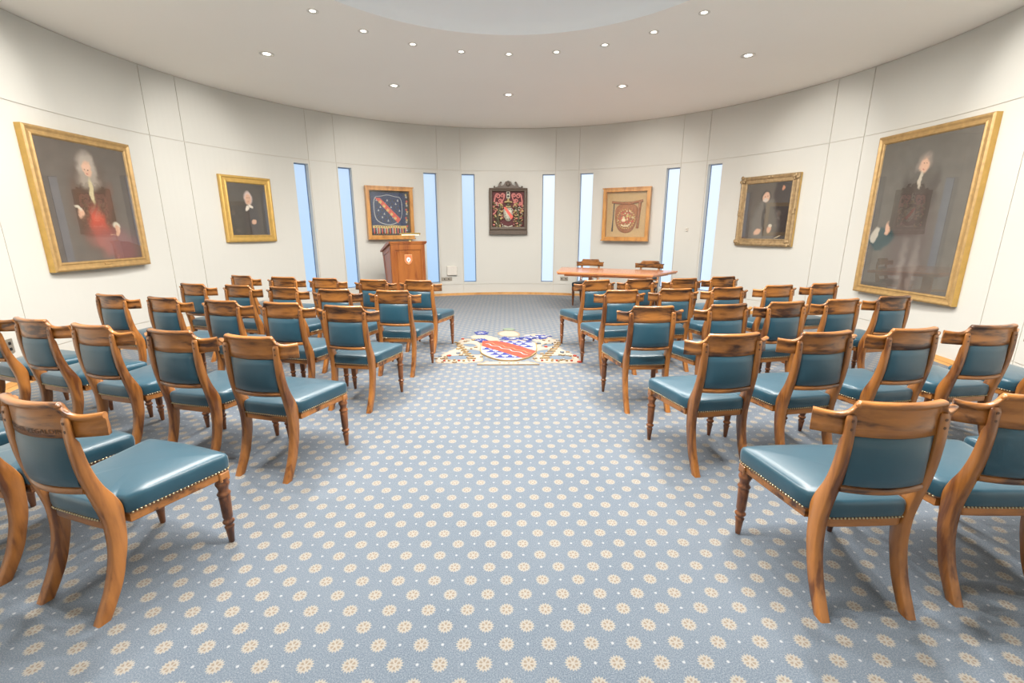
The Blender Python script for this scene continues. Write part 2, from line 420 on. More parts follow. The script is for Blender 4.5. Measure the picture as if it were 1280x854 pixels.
# windows: frosted panes in thin dark frames at the back of deep slots
for i, (w0, w1) in enumerate(WINS):
    mb = MB(); r0, r1 = R+.125, R+.145
    t = .10
    def slab(a0, a1, z0, z1):
        mb.loft([[pol(a0, r0, z0), pol(a1, r0, z0), pol(a1, r0, z1), pol(a0, r0, z1)], [pol(a0, r1, z0), pol(a1, r1, z0), pol(a1, r1, z1), pol(a0, r1, z1)]], 0, False)
    slab(w0, w0+t, WZ0, WZ1); slab(w1-t, w1, WZ0, WZ1); slab(w0+t, w1-t, WZ0, WZ0+.012); slab(w0+t, w1-t, WZ1-.012, WZ1)
    fr = mb.build('window_%d' % (i+1), M['frame_blue'], kind='structure')
    mb = MB()
    mb.loft([[pol(w0+t, r0+.012, WZ0+.012), pol(w1-t, r0+.012, WZ0+.012), pol(w1-t, r0+.012, WZ1-.012), pol(w0+t, r0+.012, WZ1-.012)],
             [pol(w0+t, r0+.018, WZ0+.012), pol(w1-t, r0+.018, WZ0+.012), pol(w1-t, r0+.018, WZ1-.012), pol(w0+t, r0+.018, WZ1-.012)]], 0, False)
    mb.build('pane', M['pane_l'] if i < 4 else M['pane_r'], fr)

# ------------------------------------------------------------------ woven coat of arms in the carpet
CR = {
 'lion': [(-0.791, 6.388), (-0.703, 6.504), (-0.572, 6.488), (-0.427, 6.239), (-0.386, 5.553), (-0.336, 5.301), (-0.514, 5.248), (-0.873, 5.222), (-0.946, 5.301), (-0.943, 5.467), (-0.906, 5.642), (-0.817, 5.829), (-0.736, 5.993)],
 'lionR': [(0.7, 6.387), (0.61, 6.503), (0.48, 6.487), (0.334, 6.238), (0.306, 5.552), (0.259, 5.3), (0.438, 5.247), (0.797, 5.22), (0.847, 5.3), (0.832, 5.465), (0.793, 5.641), (0.7, 5.828), (0.642, 5.992)],
 'armL': [(-0.645, 6.682), (-0.422, 6.766), (-0.205, 6.543), (-0.182, 6.387), (-0.289, 6.335), (-0.444, 6.504), (-0.592, 6.504)],
 'armR': [(0.153, 6.748), (0.348, 6.816), (0.555, 6.748), (0.573, 6.503), (0.654, 6.387), (0.34, 6.289), (0.224, 6.583)],
 'helm': [(-0.234, 6.878), (-0.159, 7.029), (-0.04, 7.066), (0.079, 6.993), (0.143, 6.731), (0.075, 6.624), (-0.151, 6.648), (-0.211, 6.748)],
 'ribbon': [(-0.333, 5.247), (-0.046, 5.274), (0.242, 5.247), (0.327, 5.159), (-0.045, 5.149), (-0.416, 5.149)],
 'hole1': [(-0.573, 5.894), (-0.415, 5.797), (-0.411, 5.612), (-0.534, 5.642), (-0.644, 5.765)],
 'hole2': [(-0.841, 5.524), (-0.627, 5.6), (-0.505, 5.495), (-0.605, 5.394), (-0.807, 5.394)],
 'hole3': [(-0.703, 6.167), (-0.548, 6.203), (-0.482, 6.027), (-0.62, 6.027)],
 'hole1R': [(0.489, 5.893), (0.332, 5.796), (0.33, 5.612), (0.453, 5.641), (0.561, 5.764)],
 'hole2R': [(0.761, 5.523), (0.546, 5.599), (0.426, 5.494), (0.527, 5.393), (0.729, 5.393)],
 'hole3R': [(0.615, 6.166), (0.46, 6.202), (0.396, 6.026), (0.533, 6.026)],
 'mant1': [(-0.202, 6.465), (-0.112, 6.599), (0.019, 6.567), (0.148, 6.503), (0.324, 6.362), (0.107, 6.33), (-0.072, 6.354)],
 'mant2': [(-0.565, 6.878), (-0.495, 6.993), (-0.381, 6.904), (-0.422, 6.766), (-0.518, 6.766)],
 'mant3': [(0.337, 6.583), (0.441, 6.765), (0.577, 6.664), (0.498, 6.487), (0.385, 6.441)],
 'mant4': [(-0.5, 6.388), (-0.441, 6.465), (-0.38, 6.365), (-0.429, 6.275)],
 'mant5': [(0.139, 6.503), (0.228, 6.681), (0.319, 6.599), (0.291, 6.417), (0.191, 6.417)],
 'green': [(-0.161, 7.122), (-0.061, 7.216), (0.06, 7.122), (0.02, 7.033), (-0.119, 7.033)],
 'shield': [(-0.419, 6.281), (0.328, 6.314), (0.318, 5.721), (0.228, 5.489), (0.093, 5.351), (-0.031, 5.308), (-0.186, 5.363), (-0.34, 5.552), (-0.413, 5.722)],
 'bend': [(-0.419, 6.281), (-0.225, 6.289), (-0.041, 6.152), (0.318, 5.731), (0.228, 5.489), (0.134, 5.396), (-0.131, 5.691), (-0.414, 6.000)],
}
def star(cx, cy, r, n=5, k=.45, ph=PI/2):
    return [(cx+(r if i % 2 == 0 else r*k)*math.cos(ph+i*PI/n), cy+(r if i % 2 == 0 else r*k)*math.sin(ph+i*PI/n)) for i in range(2*n)]
def smooth_poly(p, it=2):
    for _ in range(it):
        q = []
        for i in range(len(p)):
            a, b = p[i], p[(i+1) % len(p)]
            q += [(a[0]*.75+b[0]*.25, a[1]*.75+b[1]*.25), (a[0]*.25+b[0]*.75, a[1]*.25+b[1]*.75)]
        p = q
    return p
def inset(p, k):
    cx = sum(a for a, _ in p)/len(p); cy = sum(b for _, b in p)/len(p)
    return [(cx+(a-cx)*k, cy+(b-cy)*k) for a, b in p]
def inside(p, poly):
    c = False
    for i in range(len(poly)):
        (x1, y1), (x2, y2) = poly[i], poly[(i+1) % len(poly)]
        if (y1 > p[1]) != (y2 > p[1]) and p[0] < (x2-x1)*(p[1]-y1)/(y2-y1)+x1: c = not c
    return c
def wave(x0, y0, x1, y1, w, amp, n=16, cyc=3):
    d = Vector((x1-x0, y1-y0)); nrm = Vector((-d.y, d.x)).normalized(); up, dn = [], []
    for i in range(n+1):
        t = i/n; c = Vector((x0, y0))+d*t+nrm*amp*math.sin(2*PI*cyc*t)
        up.append(tuple(c+nrm*w/2)); dn.append(tuple(c-nrm*w/2))
    return up+dn[::-1]
mb = MB(); z = [.0006]
names = ['cream', 'tan', 'ground', 'blue', 'red', 'white', 'green', 'gold']
def lay(poly, m):
    mb.prism(poly, 0.0002, z[0], names.index(m)); z[0] += .00006
for k in ('lion', 'lionR'): lay(smooth_poly(CR[k]), 'tan')
for k in ('lion', 'lionR'): lay(smooth_poly(inset(CR[k], .955)), 'cream')
for k in ('armL', 'armR'): lay(smooth_poly(CR[k]), 'cream')
lay(smooth_poly(CR['helm']), 'tan'); lay(smooth_poly(inset(CR['helm'], .85)), 'cream')
for k in ('hole1', 'hole2', 'hole3', 'hole1R', 'hole2R', 'hole3R'):
    lay(smooth_poly(inset(CR[k], 1.25)), 'tan'); lay(smooth_poly(inset(CR[k], 1.08)), 'ground')
rm = random.Random(8)
for k in ('mant1', 'mant2', 'mant3', 'mant4', 'mant5'):
    xs_, ys_ = [q[0] for q in CR[k]], [q[1] for q in CR[k]]
    lay(smooth_poly(inset(CR[k], .7), 1), 'blue')
    for i in range(60):
        x, y = rm.uniform(min(xs_), max(xs_)), rm.uniform(min(ys_), max(ys_))
        if inside((x, y), CR[k]): lay(star(x, y, rm.uniform(.03, .06), 5, .4, rm.uniform(0, 6)), 'white' if i % 4 == 0 else 'blue')
for (x, y, r) in ((-.02, 6.46, .03), (.20, 6.55, .025), (-.48, 6.88, .025), (.45, 6.62, .03), (.08, 6.40, .025)): lay(star(x, y, r, 4), 'white')
lay(smooth_poly(CR['green']), 'green')
lay(CR['ribbon'], 'tan'); lay(inset(CR['ribbon'], .9), 'cream')
for i in range(5): lay([(-.16+i*.055, 5.19), (-.135+i*.055, 5.19), (-.135+i*.055, 5.222), (-.16+i*.055, 5.222)], 'gold' if i % 2 else 'red')
rr_ = random.Random(4)
for s_, key in ((-1, 'lion'), (1, 'lionR')):
    for i in range(150):
        x, y = rr_.uniform(-.95, .86), rr_.uniform(5.2, 6.5)
        if inside((x, y), CR[key]):
            lay(star(x, y, rr_.uniform(.012, .034), rr_.choice((3, 4, 5)), .6, rr_.uniform(0, 6)), rr_.choice(('tan', 'gold', 'ground', 'white', 'tan', 'red') if i % 3 else ('cream', 'tan')))
for s_ in (-1, 1):
    for i in range(7): lay(star(-.05+s_*(.42+i*.06), 5.33+.02*math.sin(i*2), .016, 4), 'red' if i % 3 == 0 else 'gold')
    for i in range(8):
        lay(wave(-.05+s_*(.40+.04*i), 5.42+.11*i, -.05+s_*(.52+.035*i), 5.46+.11*i, .014, .012, 10, 1), 'gold')
lay(smooth_poly(inset(CR['shield'], 1.04), 1), 'gold'); lay(smooth_poly(CR['shield'], 1), 'white')
def bell(x, y, w, h): return [(x-w/2, y-h/2), (x+w/2, y-h/2), (x+w/2, y-h*.2), (x+w*.22, y), (x+w*.22, y+h*.3), (x, y+h/2), (x-w*.22, y+h*.3), (x-w*.22, y), (x-w/2, y-h*.2)]
for r in range(8):
    for c in range(7):
        x = -.40+c*.125+(.06 if r % 2 else 0); y = 6.24-r*.128
        b_ = bell(x, y, .118, .118)
        if sum(inside(q, CR['shield']) for q in b_) >= 8: lay(b_, 'blue')
lay(CR['bend'], 'red')
lay(wave(-.37, 6.13, .20, 5.55, .018, .020, 24, 4), 'white'); lay(wave(-.33, 6.20, .25, 5.62, .012, .018, 24, 4), 'gold')
arms = mb.build('woven_coat_of_arms', [M['p_'+k] for k in names], floor)
arms['label'] = 'coat of arms woven into the carpet'

# ------------------------------------------------------------------ recessed downlights
def downlight(kind, loc, rotz, label):
    big = kind == 'big'; r = .075 if big else .048
    e = empty('ceiling_downlight', loc, rotz, label, 'ceiling light', 'large recessed downlights' if big else 'small recessed downlights')
    mb = MB(); n = 28
    def ring(rr, z): return [(rr*math.cos(2*PI*k/n), rr*math.sin(2*PI*k/n), z) for k in range(n)]
    mb.loft([ring(r*1.25, 0), ring(r*1.25, -.006), ring(r*1.02, -.007), ring(r*.92, .012)], 0, True, caps=False)
    mb.build('trim_ring', M['white_plastic'], e)
    mb = MB(); mb.loft([ring(r*.90, .006), ring(r*.90, .003), ring(r*.55, -.001)], 0, True); mb.build('lens', M['lens'], e)
    l = bpy.data.lights.new('downlight_lamp', 'SPOT' if big else 'AREA')
    l.color = LAMP_COL
    o = bpy.data.objects.new('lamp', l); COL.objects.link(o); o.parent = e; o.location = (0, 0, -.03)
    if big:
        l.energy = BIG_W; l.spot_size = math.radians(60); l.spot_blend = .9; l.shadow_soft_size = .07
        o.rotation_euler = (math.radians(64), 0, 0)        # leans towards the wall it washes
    else:
        l.energy = SMALL_W; l.shape = 'DISK'; l.size = .06; l.spread = math.radians(178)
    return e
def place_copies(proto, spots):
    for (x, y, rz, lab) in spots:
        c = copy_tree(proto); c.location = Vector((x, y, ZC))*S; c.rotation_euler.z = rz; c['label'] = lab
vis = {0: 'middle', 1: 'first right of middle', 2: 'second right of middle', 3: 'third right of middle', 4: 'rightmost', -1: 'first left of middle', -2: 'second left of middle', -3: 'third left of middle', -4: 'leftmost'}
spots = []
for k in range(24):
    kk = k if k <= 12 else k-24
    a = math.radians(kk*15-.5); x, y = 2.41*math.sin(a)-.02, 4.32+2.41*math.cos(a)
    lab = ('small recessed downlight, %s of the nine along the ceiling recess' % vis[kk]) if abs(kk) <= 4 else 'small recessed downlight in the ceiling out of the photo, overhead'
    spots.append((x, y, 0, lab))
p = downlight('small', (spots[0][0], spots[0][1], ZC), 0, spots[0][3]); place_copies(p, spots[1:])
bigl = {0: 'in front of the carved arms', 1: 'in front of the framed pouch', 2: 'nearest the small portrait on the right', -1: 'in front of the framed banner', -2: 'nearest the small portrait on the left'}
spots = []
for k in range(12):
    kk = k if k <= 6 else k-12
    a = math.radians(kk*30-.5); x, y = 3.69*math.sin(a)-.03, 4.9+3.69*math.cos(a)
    lab = ('larger recessed downlight %s' % bigl[kk]) if abs(kk) <= 2 else 'larger recessed downlight in the ceiling out of the photo'
    spots.append((x, y, -a, lab))
p = downlight('big', (spots[0][0], spots[0][1], ZC), spots[0][2], spots[0][3]); place_copies(p, spots[1:])

# ------------------------------------------------------------------ the bar-back chair
def catmull(pts, n):
    out = []
    for i in range(len(pts)-1):
        p0, p1, p2, p3 = pts[max(i-1, 0)], pts[i], pts[i+1], pts[min(i+2, len(pts)-1)]
        for k in range(n):
            t = k/n
            out.append(tuple(.5*((2*b)+(-a+c)*t+(2*a-5*b+4*c-d)*t*t+(-a+3*b-3*c+d)*t**3) for a, b, c, d in zip(p0, p1, p2, p3)))
    out.append(tuple(pts[-1])); return out
yb = lambda x: .018+1.2*x*x
def crest_top(x):
    x = abs(x)
    tb = [(0, .944), (.166, .945), (.172, .932), (.180, .915), (.190, .903), (.202, .895), (.218, .890), (.25, .891), (.289, .896)]
    for (a, b), (c, d) in zip(tb, tb[1:]):
        if x <= c: return b+(d-b)*(x-a)/(c-a)
    return .896
def make_chair(label, group):
    e = empty('leather_chair', (0, 0, 0), 0, label, 'chair', group)
    # crest rail
    mb = MB(); rings = []
    xs = sorted(set([round(-.289+i*.578/36, 4) for i in range(37)] + [s*q for s in (-1, 1) for q in (.164, .168, .174, .182, .192)]))
    for x in xs:
        b, t = yb(x), crest_top(x); k = 1.0 if abs(x) < .17 else .75
        sec = [(0, .802), (.003, .835), (.004, t-.034), (.000, t-.025), (-.012*k, t-.019), (-.017*k, t-.010), (-.012*k, t-.002), (0, t+.001), (.012, t), (.021, t-.008), (.022, t-.018), (.020, t-.034), (.024, .835), (.024, .802)]
        sl = 2.4*x; nx, ny = -sl/math.hypot(sl, 1), 1/math.hypot(sl, 1)
        rings.append([(x+nx*dy, b+ny*dy, z_) for dy, z_ in sec])
    mb.loft(rings, 0, True)
    for s in (-1, 1): mb.ball((s*.168, yb(.168)-.006, .930), .0115, 10, 6)
    mb.build('crest_rail', M['wood_h'], e)
    # upholstered back pad
    mb = MB(); rings = []
    for i in range(15):
        x = -.160+i*.320/14; b = yb(x)+.004; q = 1-(x/.160)**2; bul = .010*min(1, q*3); z0, z1 = .583, .806
        rings.append([(x, b+.012, z0), (x, b-bul*.3, z0+.012), (x, b-bul, z0+.05), (x, b-bul*1.2, (z0+z1)/2), (x, b-bul, z1-.05), (x, b-bul*.3, z1-.008), (x, b+.012, z1),
                      (x, b+.024, z1-.008), (x, b+.028+bul, z1-.05), (x, b+.028+bul*1.3, (z0+z1)/2), (x, b+.028+bul, z0+.05), (x, b+.024, z0+.01)][::-1])
    mb.loft(rings, 0, True); mb.build('back_pad', M['leather'], e)
    # lower cross rail
    mb = MB(); rings = []
    for i in range(13):
        x = -.168+i*.336/12; b = yb(x)+.010
        rings.append([(x, b, .556), (x, b-.006, .562), (x, b-.007, .570), (x, b-.006, .578), (x, b, .584), (x, b+.026, .584), (x, b+.026, .556)][::-1])
    mb.loft(rings, 0, True); mb.build('cross_rail', M['wood_h'], e)
    # rear legs that run up into the stiles
    prof = catmull([(-.018, .030, 0), (.008, .060, .05), (.046, .100, .13), (.074, .128, .22), (.088, .147, .30), (.090, .155, .39), (.083, .158, .45), (.072, .140, .51), (.058, .108, .58), (.045, .084, .67), (.040, .070, .78), (.043, .060, .87)], 4)
    for s in (-1, 1):
        mb = MB(); rings = []
        c = .0045
        for yr, yf, z_ in prof+[(.046, .059, .884), (.049, .058, .889)]:
            hw = .0205 if z_ < .88 else (.018 if z_ < .886 else .013); x = s*.183
            if yb(.183) < yf and z_ > .80: yf = max(yr+.008, yb(.183)+.001)
            rings.append([(x-hw+c, yr, z_), (x+hw-c, yr, z_), (x+hw, yr+c, z_), (x+hw, yf-c, z_), (x+hw-c, yf, z_), (x-hw+c, yf, z_), (x-hw, yf-c, z_), (x-hw, yr+c, z_)])
        mb.loft(rings, 0, True)
        for zz in (.866, .832):
            mt = Matrix.Translation((s*.183, .0415, zz)) @ Matrix.Rotation(PI/2, 4, 'X')
            mb.lathe([(.0062, 0), (.0062, .0012)], (0, 0, 0), 10, 1, mt)
        mb.build('rear_leg', [M['wood_v'], M['plug']], e)
    # turned front legs
    tp = [(.010, 0), (.013, .004), (.019, .075), (.0215, .088), (.0235, .094), (.018, .100), (.019, .108), (.026, .116), (.028, .123), (.024, .130), (.0185, .135), (.020, .142),
          (.0235, .150), (.026, .245), (.0275, .262), (.024, .268), (.030, .276), (.0315, .283), (.026, .290), (.022, .300), (.026, .318), (.031, .330), (.033, .340), (.028, .348), (.030, .368)]
    for s in (-1, 1):
        mb = MB(); mb.lathe(tp, (s*.250, .553, 0), 18); mb.build('front_leg', M['wood_t'], e)
    # seat frame and cushion share one outline
    half = [(.0, .090), (.08, .090), (.150, .093), (.161, .098), (.162, .150), (.168, .160), (.212, .165), (.226, .25), (.247, .38), (.266, .50), (.277, .560), (.276, .580), (.266, .592), (.20, .600), (.10, .606)]
    full = half+[(0, .608)]+[(-x, y) for x, y in half[::-1][:-1]]
    def ol(k, z_, dz=0.): return [(x*k, .345+(y-.345)*k, z_+dz) for x, y in full]
    mb = MB(); mb.loft([ol(.965, .366), ol(.972, .370), ol(.972, .404), ol(.960, .408)], 0, False)
    for s in (-1, 1): mb.box((s*.250, .556, .376), (.052, .052, .05), 0, None, .004)
    mb.build('seat_frame', M['wood_h'], e)
    mb = MB(); rr = [ol(.975, .405), ol(.995, .420), ol(1.004, .445), ol(1.000, .470), ol(.982, .484), ol(.94, .491), ol(.80, .498), ol(.5, .507), ol(.25, .510), ol(.02, .511)]
    mb.loft(rr, 0, True); mb.build('seat_cushion', M['leather'], e)
    # brass nailheads along the foot of the cushion
    mb = MB(); per = []
    for i in range(len(full)):
        a, b = Vector(full[i]), Vector(full[(i+1) % len(full)]); L = (b-a).length
        per.append((a, b, L))
    tot = sum(q[2] for q in per); nn = 124; acc = 0; i = 0
    for k in range(nn):
        d = tot*k/nn
        while acc+per[i][2] < d: acc += per[i][2]; i += 1
        a, b, L = per[i]; t = (b-a)/L; p_ = a+t*(d-acc); nrm = Vector((t.y, -t.x))
        if abs(p_.x) > .158 and p_.y < .166: continue
        q = Vector((p_.x*.988, .345+(p_.y-.345)*.988))+nrm*.002
        mb.ball((q.x, q.y, .4105), .0050, 6, 4)
    mb.loft([ol(.984, .4065), ol(.991, .4068), ol(.991, .4135), ol(.984, .4138)], 1, True, caps=False)
    mb.build('nailhead_trim', [M['brass_nail'], M['plug']], e)
    return e

CH = {  # row letter + place from the aisle + side: x, y, turn
 'A1R': (1.471, 1.548, 2.1), 'A1L': (-1.860, 1.578, -18.2), 'B1R': (1.389, 2.691, 9.3), 'B1L': (-1.617, 2.633, -14.2), 'C1R': (1.196, 3.723, 4.1), 'C1L': (-1.441, 3.749, -10.3),
 'B2R': (2.005, 2.746, 10.1), 'B3R': (2.650, 2.848, 10.0), 'B4R': (3.275, 2.953, 6.8), 'A2R': (2.098, 1.619, -.5), 'B2L': (-2.213, 2.789, -13.6), 'B3L': (-2.884, 2.965, -16.8), 'B4L': (-3.514, 3.178, -18.0),
 'C5L': (-4.016, 4.428, -15.4), 'C4L': (-3.350, 4.235, -16.2), 'C3L': (-2.675, 4.048, -15.1), 'C2L': (-2.057, 3.922, -12.3), 'D5L': (-3.829, 5.353, -16.7), 'D4L': (-3.207, 5.207, -17.3), 'D3L': (-2.589, 5.030, -16.1),
 'D2L': (-1.936, 4.834, -8.7), 'D1L': (-1.274, 4.733, -6.7), 'E1L': (-1.204, 5.725, -12.5), 'E2L': (-1.796, 5.789, -9.4), 'E3L': (-2.498, 5.977, -12.8), 'E4L': (-3.124, 6.130, -10.8), 'E5L': (-3.820, 6.332, -21.0),
 'E1R': (1.100, 5.749, 16.9), 'E2R': (1.683, 5.877, 11.7), 'E3R': (2.293, 5.957, 11.3), 'E4R': (2.910, 6.179, 12.9), 'D1R': (1.184, 4.768, 9.2), 'D2R': (1.804, 4.888, 6.9), 'D3R': (2.430, 5.014, 9.1), 'D4R': (3.114, 5.203, 11.7),
 'D5R': (3.778, 5.404, 14.3), 'C2R': (1.891, 3.828, 13.4), 'C3R': (2.481, 3.971, 12.5), 'C4R': (3.098, 4.132, 13.3), 'C5R': (3.731, 4.319, 11.1), 'T1M': (1.715, 9.939, 159.6), 'T2M': (2.859, 9.423, 148.2),
 'A2L': (-2.503, 1.793, -18.), 'A3R': (2.718, 1.66, 0.), 'A3L': (-3.22, 1.90, -20.), 'B5R': (3.90, 2.99, 5.), 'B5L': (-4.163, 3.419, -20.)}
ROW = {'A': 'nearest row', 'B': 'second row back', 'C': 'middle row', 'D': 'fourth row back', 'E': 'farthest row'}
PLC = {1: 'beside the aisle', 2: 'second from the aisle', 3: 'third from the aisle', 4: 'fourth from the aisle', 5: 'by the wall, fifth from the aisle'}
SIDE = {'L': 'left', 'R': 'right'}
proto = None
for k in sorted(CH):
    x, y, t = CH[k]
    if k[0] == 'T':
        lab = 'teal leather bar-back chair behind the table, ' + ('nearer the window' if k == 'T2M' else 'nearer the aisle'); grp = 'chairs behind the table'
        lab = 'bar-back leather chair behind the table, %s of the pair' % ('right' if k == 'T2M' else 'left')
    else:
        lab = 'teal leather bar-back chair, %s block, %s, %s' % (SIDE[k[2]], ROW[k[0]], PLC[int(k[1])]); grp = 'audience chairs in the %s block' % SIDE[k[2]]
    if proto is None: proto = make_chair(lab, grp); c = proto
    else: c = copy_tree(proto)
    c['label'] = lab; c['group'] = grp
    c.location = (x*S, y*S, 0); c.rotation_euler.z = math.radians(t)
    if k == 'A1L': A1L = c
    if k[0] == 'T':
        for ch in c.children:
            if ch.name.startswith('back_pad'): ch.scale.z = .93; ch.location.z = .006
# faint stamped lettering across the crest of the nearest left chair
fc = bpy.data.curves.new('stamp', 'FONT'); fc.body = 'MATCHER V.EGALDIN'; fc.size = .026*S; fc.extrude = .0002; fc.align_x = 'CENTER'
fo = bpy.data.objects.new('stamp_tmp', fc); COL.objects.link(fo)
bpy.context.view_layer.update()
me = bpy.data.meshes.new_from_object(fo.evaluated_get(bpy.context.evaluated_depsgraph_get())); COL.objects.unlink(fo); bpy.data.objects.remove(fo)
for v in me.vertices:
    X, Y, Z = v.co
    X *= 1.25; v.co = (X, (yb(X/S)+.0012)*S - Z - .0003, .818*S+Y)
me.materials.clear(); me.materials.append(M['plug'])
st = bpy.data.objects.new('stamped_lettering', me); COL.objects.link(st); st.parent = A1L

# ------------------------------------------------------------------ lectern
FD = math.radians(35)                     # turned towards the aisle
le = empty('lectern', (-2.437, 9.21, 0), FD, 'polished mahogany lectern with shield plaque, below the framed banner', 'lectern')
LW = .77                                   # local x: along the front, local y: towards the speaker
mb = MB()
side = [(0.02, .06), (.36, .06), (.40, .60), (.50, 1.115), (.02, 1.285)]
def slab_x(x0, x1, poly, mi=0):
    mb.loft([[(x0, y, z_) for y, z_ in poly], [(x1, y, z_) for y, z_ in poly]], mi, False)
slab_x(.02, .045, side); slab_x(LW-.045, LW-.02, side)
mb.box((LW/2, .035, .66), (LW-.09, .03, 1.2)); mb.build('body', M['lectern'], le)
mb = MB()
for x0, x1, z0, z1 in ((.02, .11, .06, 1.28), (LW-.11, LW-.02, .06, 1.28), (.11, LW-.11, 1.16, 1.28), (.11, LW-.11, .06, .18)):
    mb.box(((x0+x1)/2, .010, (z0+z1)/2), (x1-x0, .022, z1-z0), 0, None, .004)
mb.box((LW/2, .012, .67), (LW-.30, .018, .90), 0, None, .006)
mb.build('front_panel', M['lectern'], le)
mb = MB()
mb.loft([[(.012, y, z_) for y, z_ in ((.03, .10), (.09, .10), (.09, 1.19), (.03, 1.21))], [(.022, y, z_) for y, z_ in ((.03, .10), (.09, .10), (.09, 1.19), (.03, 1.21))]], 0, False)
mb.loft([[(.012, y, z_) for y, z_ in ((.31, .10), (.36, .10), (.40, .6), (.49, 1.10), (.43, 1.10), (.34, .6))], [(.022, y, z_) for y, z_ in ((.31, .10), (.36, .10), (.40, .6), (.49, 1.10), (.43, 1.10), (.34, .6))]], 0, False)
mb.loft([[(.012, y, z_) for y, z_ in ((.03, 1.17), (.47, 1.02), (.49, 1.105), (.03, 1.265))], [(.022, y, z_) for y, z_ in ((.03, 1.17), (.47, 1.02), (.49, 1.105), (.03, 1.265))]], 0, False)
mb.build('side_panel', M['lectern'], le)
mb = MB()
tbp = ((-.025, 1.30), (.53, 1.105), (.53, 1.135), (.10, 1.3315), (-.025, 1.332))
mb.loft([[(xx, y, z_) for y, z_ in tbp] for xx in (-.02, LW+.02)], 0, False)
mb.box((LW/2, .0, 1.285), (LW+.01, .03, .025), 0, None, .004)
mb.build('top_board', M['lectern'], le)
mb = MB(); mb.box((LW/2, .19, .03), (LW+.02, .42, .06), 0, None, .008); mb.build('plinth', M['lectern'], le)
M['sh_orange'] = flat('shield_vermilion', (.85, .20, .08), .4); M['sh_white'] = flat('shield_white', (.85, .83, .80), .4); M['sh_blue'] = flat('shield_slate', (.12, .17, .26), .4); M['sh_gold'] = flat('shield_gold', (.75, .55, .25), .4)
mb = MB(); RX = Matrix.Translation((LW/2-.01, 0, .97)) @ Matrix.Rotation(PI/2, 4, 'X')
sh = [(-.075, .09), (.075, .09), (.075, -.03), (.045, -.075), (0, -.098), (-.045, -.075), (-.075, -.03)]
mb.prism(inset(sh, 1.07), .002, .010, 3, RX); mb.prism(sh, .004, .012, 0, RX)
mb.prism([(.045*math.cos(i*PI/10), .048*math.sin(i*PI/10)-.004) for i in range(20)], .005, .0135, 1, RX)
mb.prism([(-.02, -.012), (-.004, .0), (.010, .026), (.016, .022), (.010, .002), (.018, -.014), (.002, -.012), (-.004, -.028), (-.012, -.026)], .006, .015, 2, RX)
mb.prism([(-.03, -.055), (.03, -.055), (.0, -.085)], .006, .0135, 3, RX)
mb.build('shield_plaque', [M['sh_orange'], M['sh_white'], M['sh_blue'], M['sh_gold']], le)
# reading lamp standing on it
la = empty('reading_lamp', (-2.437+.45*math.cos(FD)-.035*math.sin(FD), 9.21+.45*math.sin(FD)+.035*math.cos(FD), 1.333), FD, 'small brass reading lamp standing on top of the lectern', 'lamp')
mb = MB(); mb.lathe([(.04, 0), (.04, .012), (.015, .02), (.006, .024)], (0, 0, 0), 16); mb.build('base', M['brass'], la)
mb = MB(); mb.tube([(0, 0, .015), (0, 0, .08), (0, -.01, .12), (0, -.03, .14)], .006, 8); mb.build('stem', M['brass'], la)
mb = MB(); mb.tube([(-.21, -.03, .148), (.20, -.03, .148)], .022, 12); mb.ball((-.21, -.03, .148), .022, 10, 6); mb.ball((.20, -.03, .148), .022, 10, 6); mb.build('lamp_shade', M['brass'], la)
mb = MB(); mb.tube([(-.19, -.036, .130), (.18, -.036, .130)], .011, 8); mb.build('light_tube', M['tube'], la)

# ------------------------------------------------------------------ table
tb = empty('panel_table', (0, 0, 0), 0, 'long wooden table with tapered orange-brown top, two chairs behind it', 'table')
TT = [(.838, 8.55), (2.46, 7.93), (3.16, 8.70), (1.05, 9.62)]
mb = MB(); mb.prism(TT, .772, .80); mb.prism(inset(TT, .985), .750, .772, 1); mb.build('table_top', [M['table'], M['lectern']], tb)
ux, uy = .925, -.376
def loc(a, b): return (TT[0][0]+ux*a+.376*b*1.0, TT[0][1]+uy*a+.925*b)
legs = [loc(.52, .62), loc(1.62, .58)]
ang = math.atan2(uy, ux)
for (x, y) in legs:
    mb = MB(); mt = Matrix.Translation((x, y, 0)) @ Matrix.Rotation(ang, 4, 'Z')
    mb.box((0, 0, .40), (.07, .16, .66), 0, mt, .006)
    mb.box((0, 0, .745), (.08, .70, .045), 0, mt, .006)
    mb.box((0, 0, .035), (.09, .66, .07), 0, mt, .012)
    mb.build('leg', M['table'], tb)
mb = MB(); mx = ((legs[0][0]+legs[1][0])/2, (legs[0][1]+legs[1][1])/2)
mb.box((0, 0, .30), (1.06, .035, .09), 0, Matrix.Translation((mx[0], mx[1], 0)) @ Matrix.Rotation(ang, 4, 'Z')); mb.build('stretcher', M['table'], tb)
mb = MB()
for i in range(4):
    a, b = Vector(inset(TT, .86)[i]), Vector(inset(TT, .86)[(i+1) % 4]); d = (b-a).normalized(); nn_ = Vector((-d.y, d.x))*.02
    mb.prism([tuple(a), tuple(b), tuple(b+nn_), tuple(a+nn_)], .715, .757)
mb.build('apron', M['table'], tb)

